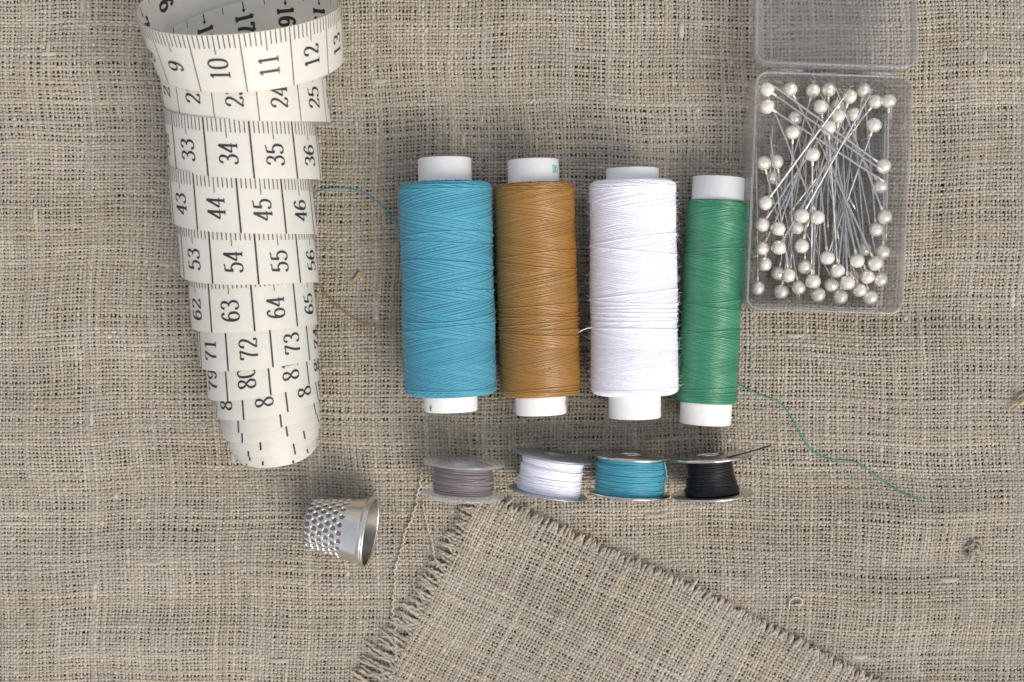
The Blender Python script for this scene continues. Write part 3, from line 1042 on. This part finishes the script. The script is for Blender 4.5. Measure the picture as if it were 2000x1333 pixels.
# ------------------------------------------------------------------ pin box
def rrect(w, h, r, n=8):
    out = []
    for cx, cy, a0 in ((w / 2 - r, h / 2 - r, 0), (-w / 2 + r, h / 2 - r, 90), (-w / 2 + r, -h / 2 + r, 180), (w / 2 - r, -h / 2 + r, 270)):
        for k in range(n + 1):
            a = math.radians(a0 + 90 * k / n)
            out.append((cx + r * math.cos(a), cy + r * math.sin(a)))
    return np.array(out)


def tray(w, h, depth, r, wall, floor, draft):
    rings = []

    def ring(inset, z, rad):
        q = rrect(w - 2 * inset, h - 2 * inset, max(rad, 0.03))
        rings.append(np.c_[q, np.full(len(q), z)])
    ring(draft + 0.16, 0.0, r - 0.16)
    ring(draft + 0.04, 0.03, r - 0.05)
    ring(draft, 0.12, r)
    ring(0.012, depth - 0.03, r)
    ring(0.025, depth, r - 0.02)
    ring(wall - 0.025, depth, r - wall + 0.02)
    ring(wall, depth - 0.03, r - wall)
    ring(draft + wall, floor + 0.10, r - wall)
    ring(draft + wall + 0.03, floor + 0.03, r - wall)
    ring(draft + wall + 0.12, floor, r - wall - 0.08)
    g = Geo()
    g.rings(np.array(rings), cap0=True, cap1=True)
    return g


BH = 1.55
BZ = 0.06
cbx = W(1620, 378, BZ + BH)
box = thing('pin_box', 'clear plastic hinged box, open and full of pearl-headed pins', 'pin box', (float(cbx[0]), float(cbx[1]), BZ))
BROT = -math.radians(2.0)
box.rotation_euler = (0, 0, BROT)
BW, BL = 3.50, 5.27
def edge_glint(w, h, r, z, rad):  # bead added along a box edge to draw its highlight line
    q = rrect(w, h, r)
    q = np.vstack([q, q[:2]])
    g = Geo()
    g.tube(np.c_[q, np.full(len(q), z)], rad, 8, np.array((0, 0, 1.0)), caps=False)
    return g


tr_o = tray(BW, BL, BH, 0.30, 0.085, 0.09, 0.02).build('tray', M_box, box)
edge_glint(BW - 0.085, BL - 0.085, 0.26, BH, 0.024).build('edge_glint', M_edge_glint, tr_o)
edge_glint(BW - 0.25, BL - 0.25, 0.20, 0.10, 0.022).build('edge_glint', M_edge_glint, tr_o)
lid = tray(BW + 0.12, BL + 0.05, 0.50, 0.32, 0.11, 0.09, 0.03).build('lid', M_box, box)
edge_glint(BW + 0.035, BL - 0.035, 0.28, 0.50, 0.020).build('edge_glint', M_edge_glint, lid)
edge_glint(BW - 0.15, BL - 0.22, 0.20, 0.10, 0.020).build('edge_glint', M_edge_glint, lid)
LT = math.radians(-8.5)
hinge_z = 1.30
lid.rotation_euler = (-(-LT), 0, 0)
lid.location = (0.07, BL / 2 + 0.09 + (BL + 0.05) / 2 * math.cos(LT), hinge_z - 0.42 + (BL + 0.05) / 2 * math.sin(LT))
for xx in (-1.0, 1.0):
    g = Geo()
    g.tube(np.array([(xx - 0.35, BL / 2 + 0.045, 1.32), (xx, BL / 2 + 0.045, 1.32), (xx + 0.35, BL / 2 + 0.045, 1.32)]), 0.05, 10)
    g.build('hinge', M_box, box)

# ------------------------------------------------------------------ pearl pins
PL, HR = 3.25, 0.165
PINS = [  # head x, y, point towards x, y, height of head, height of tip, what sets it apart
    (1498, 175, 1741, 346, 1.15, 1.30, 'head in the top left corner of the box, lying across the whole pile'),
    (1543, 175, 1678, 423, 0.62, 0.45, 'head second from left in the top row'),
    (1588, 177, 1508, 448, 0.58, 0.35, 'head third from left in the top row, point leaning left'),
    (1618, 176, 1617, 459, 0.52, 0.40, 'head fourth from left in the top row, shaft straight down'),
    (1660, 189, 1572, 458, 0.80, 0.55, 'head just below the top row, right of centre, shaft leaning left'),
    (1687, 178, 1633, 455, 0.50, 0.30, 'head tucked at the top behind a crossing pin point'),
    (1710, 199, 1537, 423, 0.75, 0.60, 'scratched head near the top right, shaft slanting down left'),
    (1736, 198, 1730, 481, 0.90, 0.55, 'head in the top right corner, shaft straight along right wall'),
    (1498, 208, 1722, 352, 1.00, 1.12, 'head on the left wall just under the corner head'),
    (1603, 209, 1640, 485, 0.90, 0.40, 'head under the gap between third and fourth top heads'),
    (1553, 231, 1600, 505, 0.28, 0.25, 'half-hidden head deep below the second top head'),
    (1635, 208, 1590, 485, 0.30, 0.25, 'head mostly hidden behind a bright head at upper centre'),
    (1637, 227, 1625, 509, 0.92, 0.45, 'bright head at upper centre covering another head'),
    (1668, 224, 1690, 505, 0.60, 0.35, 'head crossed by a pin point, right of upper centre'),
    (1548, 259, 1545, 540, 0.85, 0.40, 'head alone on the upper left, hiding a deeper head above'),
    (1618, 250, 1636, 532, 1.05, 0.50, 'lowest head of the upper centre cluster'),
    (1707, 245, 1612, 512, 0.85, 0.50, 'head alone on the upper right, shaft slanting down left'),
    (1587, 302, 1584, 585, 0.90, 0.30, 'single head in the middle of the shafts, upper half'),
    (1492, 319, 1560, 590, 0.70, 0.35, 'head pressed against the left wall, upper half'),
    (1517, 316, 1562, 585, 0.55, 0.30, 'head with another pin point lying across it, left side'),
    (1511, 346, 1645, 578, 0.30, 0.25, 'dim head deep under two heads by the left wall'),
    (1726, 325, 1500, 160, 1.00, 1.25, 'head by the right wall, shaft crossing up to top left'),
    (1720, 364, 1580, 150, 0.60, 0.35, 'lower of two heads by the right wall, upper half'),
    (1495, 397, 1663, 170, 0.95, 1.22, 'head alone midway down the left wall, point up right'),
    (1489, 439, 1645, 204, 0.75, 0.75, 'head touching the left wall beside a mid-box head'),
    (1520, 447, 1616, 181, 0.90, 0.80, 'head right of the left wall head, middle rows'),
    (1566, 422, 1707, 171, 1.10, 1.36, 'left of two heads side by side at box centre'),
    (1597, 425, 1492, 168, 1.02, 0.90, 'right of two heads side by side at box centre'),
    (1556, 445, 1640, 178, 0.55, 0.40, 'head peeking out below the two central heads'),
    (1489, 485, 1610, 230, 0.62, 0.60, 'head against the left wall, fourth from the bottom there'),
    (1521, 484, 1660, 238, 0.88, 0.70, 'head straight below the one right of the left wall'),
    (1566, 481, 1634, 206, 0.90, 0.65, 'chipped head with a tiny spur, lower left of centre'),
    (1728, 424, 1628, 160, 0.88, 1.00, 'upper of two touching heads by the right wall, middle'),
    (1711, 449, 1687, 168, 0.70, 0.45, 'lower of two touching heads by the right wall, middle'),
    (1724, 493, 1729, 210, 0.75, 0.50, 'head by the right wall with shaft running straight up'),
    (1687, 487, 1640, 208, 0.28, 0.25, 'small dim head deep among the lower right shafts'),
    (1494, 516, 1510, 234, 0.58, 0.35, 'head in the lower left, just inside the left wall'),
    (1616, 504, 1590, 222, 0.82, 0.50, 'topmost head of the lower middle cluster'),
    (1674, 510, 1617, 233, 0.92, 0.62, 'head in the lower right, left of a neighbouring one'),
    (1710, 515, 1591, 258, 0.98, 0.75, 'head in the lower right, shaft slanting far up left'),
    (1572, 522, 1575, 240, 0.68, 0.35, 'head under the chipped one, shaft straight up'),
    (1520, 534, 1576, 257, 0.30, 0.30, 'head half covered by its right neighbour, lower left'),
    (1540, 538, 1507, 287, 0.85, 1.05, 'head overlapping its left neighbour, lower left'),
    (1636, 529, 1669, 248, 0.85, 0.45, 'head in the lower middle, second from the top there'),
    (1694, 541, 1620, 268, 0.80, 0.50, 'head in lower right, diagonal between two larger neighbours'),
    (1720, 546, 1665, 268, 0.75, 0.40, 'lowest head beside the right wall'),
    (1588, 550, 1598, 268, 0.92, 0.45, 'head resting on top of the bottom row, centre left'),
    (1560, 562, 1510, 284, 0.62, 0.40, 'bottom area head between two left bottom heads'),
    (1624, 557, 1650, 275, 0.50, 0.35, 'dull head in the bottom middle under brighter ones'),
    (1655, 553, 1646, 270, 0.95, 0.50, 'bright head overlapping others, bottom right of centre'),
    (1664, 540, 1630, 262, 0.42, 0.28, 'head almost hidden behind a bright bottom head'),
    (1679, 567, 1600, 305, 0.66, 0.40, 'head just up left of the last bottom right head'),
    (1480, 563, 1477, 281, 0.50, 0.45, 'head in the bottom left corner, cut by the wall'),
    (1526, 570, 1570, 290, 0.45, 0.30, 'lowest head on the left side of the bottom row'),
    (1598, 576, 1605, 293, 0.55, 0.35, 'bottom row head left of centre'),
    (1642, 580, 1660, 300, 0.55, 0.35, 'bottom row head in the middle'),
    (1700, 581, 1615, 311, 0.60, 0.40, 'last head at the right end of the bottom row'),
]
g = Geo()
a = np.linspace(0.14, math.pi, 18)
prof = [(0.012, 0.30), (0.022, 0.26), (0.032, 0.20)] + [(HR * math.sin(v), HR * math.cos(v)) for v in a if math.sin(v) > 0.001]
g.lathe([(r, h) for r, h in prof[:-1]], 32, 'X', cap1=True)
HEAD = None
g_head = g
g = Geo()
t = np.linspace(0, PL, 12)
rr = np.where(t < PL - 0.25, 0.0235, 0.0235 * np.clip((PL - t) / 0.25, 0.06, 1))
g.lathe(np.c_[rr, t], 10, 'X', cap0=True, cap1=True)
g_shaft = g
proto = None
for (hx, hy, tx, ty, hz, tz, desc) in PINS:
    p = Vector(W(hx, hy, BZ + hz))
    q = Vector(W(tx, ty, BZ + tz))
    d = (q - p).normalized()
    if proto is None:
        e = thing('pearl_pin', 'x', 'pin')
        h = g_head.build('pearl_head', M_pearl, e)
        sft = g_shaft.build('pin_shaft', M_pin, e)
        proto = (e, h, sft)
    else:
        e = proto[0].copy()
        COL.objects.link(e)
        for part in proto[1:]:
            c = part.copy()
            c.parent = e
            COL.objects.link(c)
    e.location = p
    e.rotation_mode = 'QUATERNION'
    e.rotation_quaternion = Vector((1, 0, 0)).rotation_difference(d)
    k_ = 1 + 0.05 * math.sin(hx * 12.9 + hy * 7.3)          # hand-dipped heads vary a little
    e.scale = (1, k_, k_)
    tag(e, 'pearl pin, ' + desc, 'pin', 'pearl-headed pins in the box')
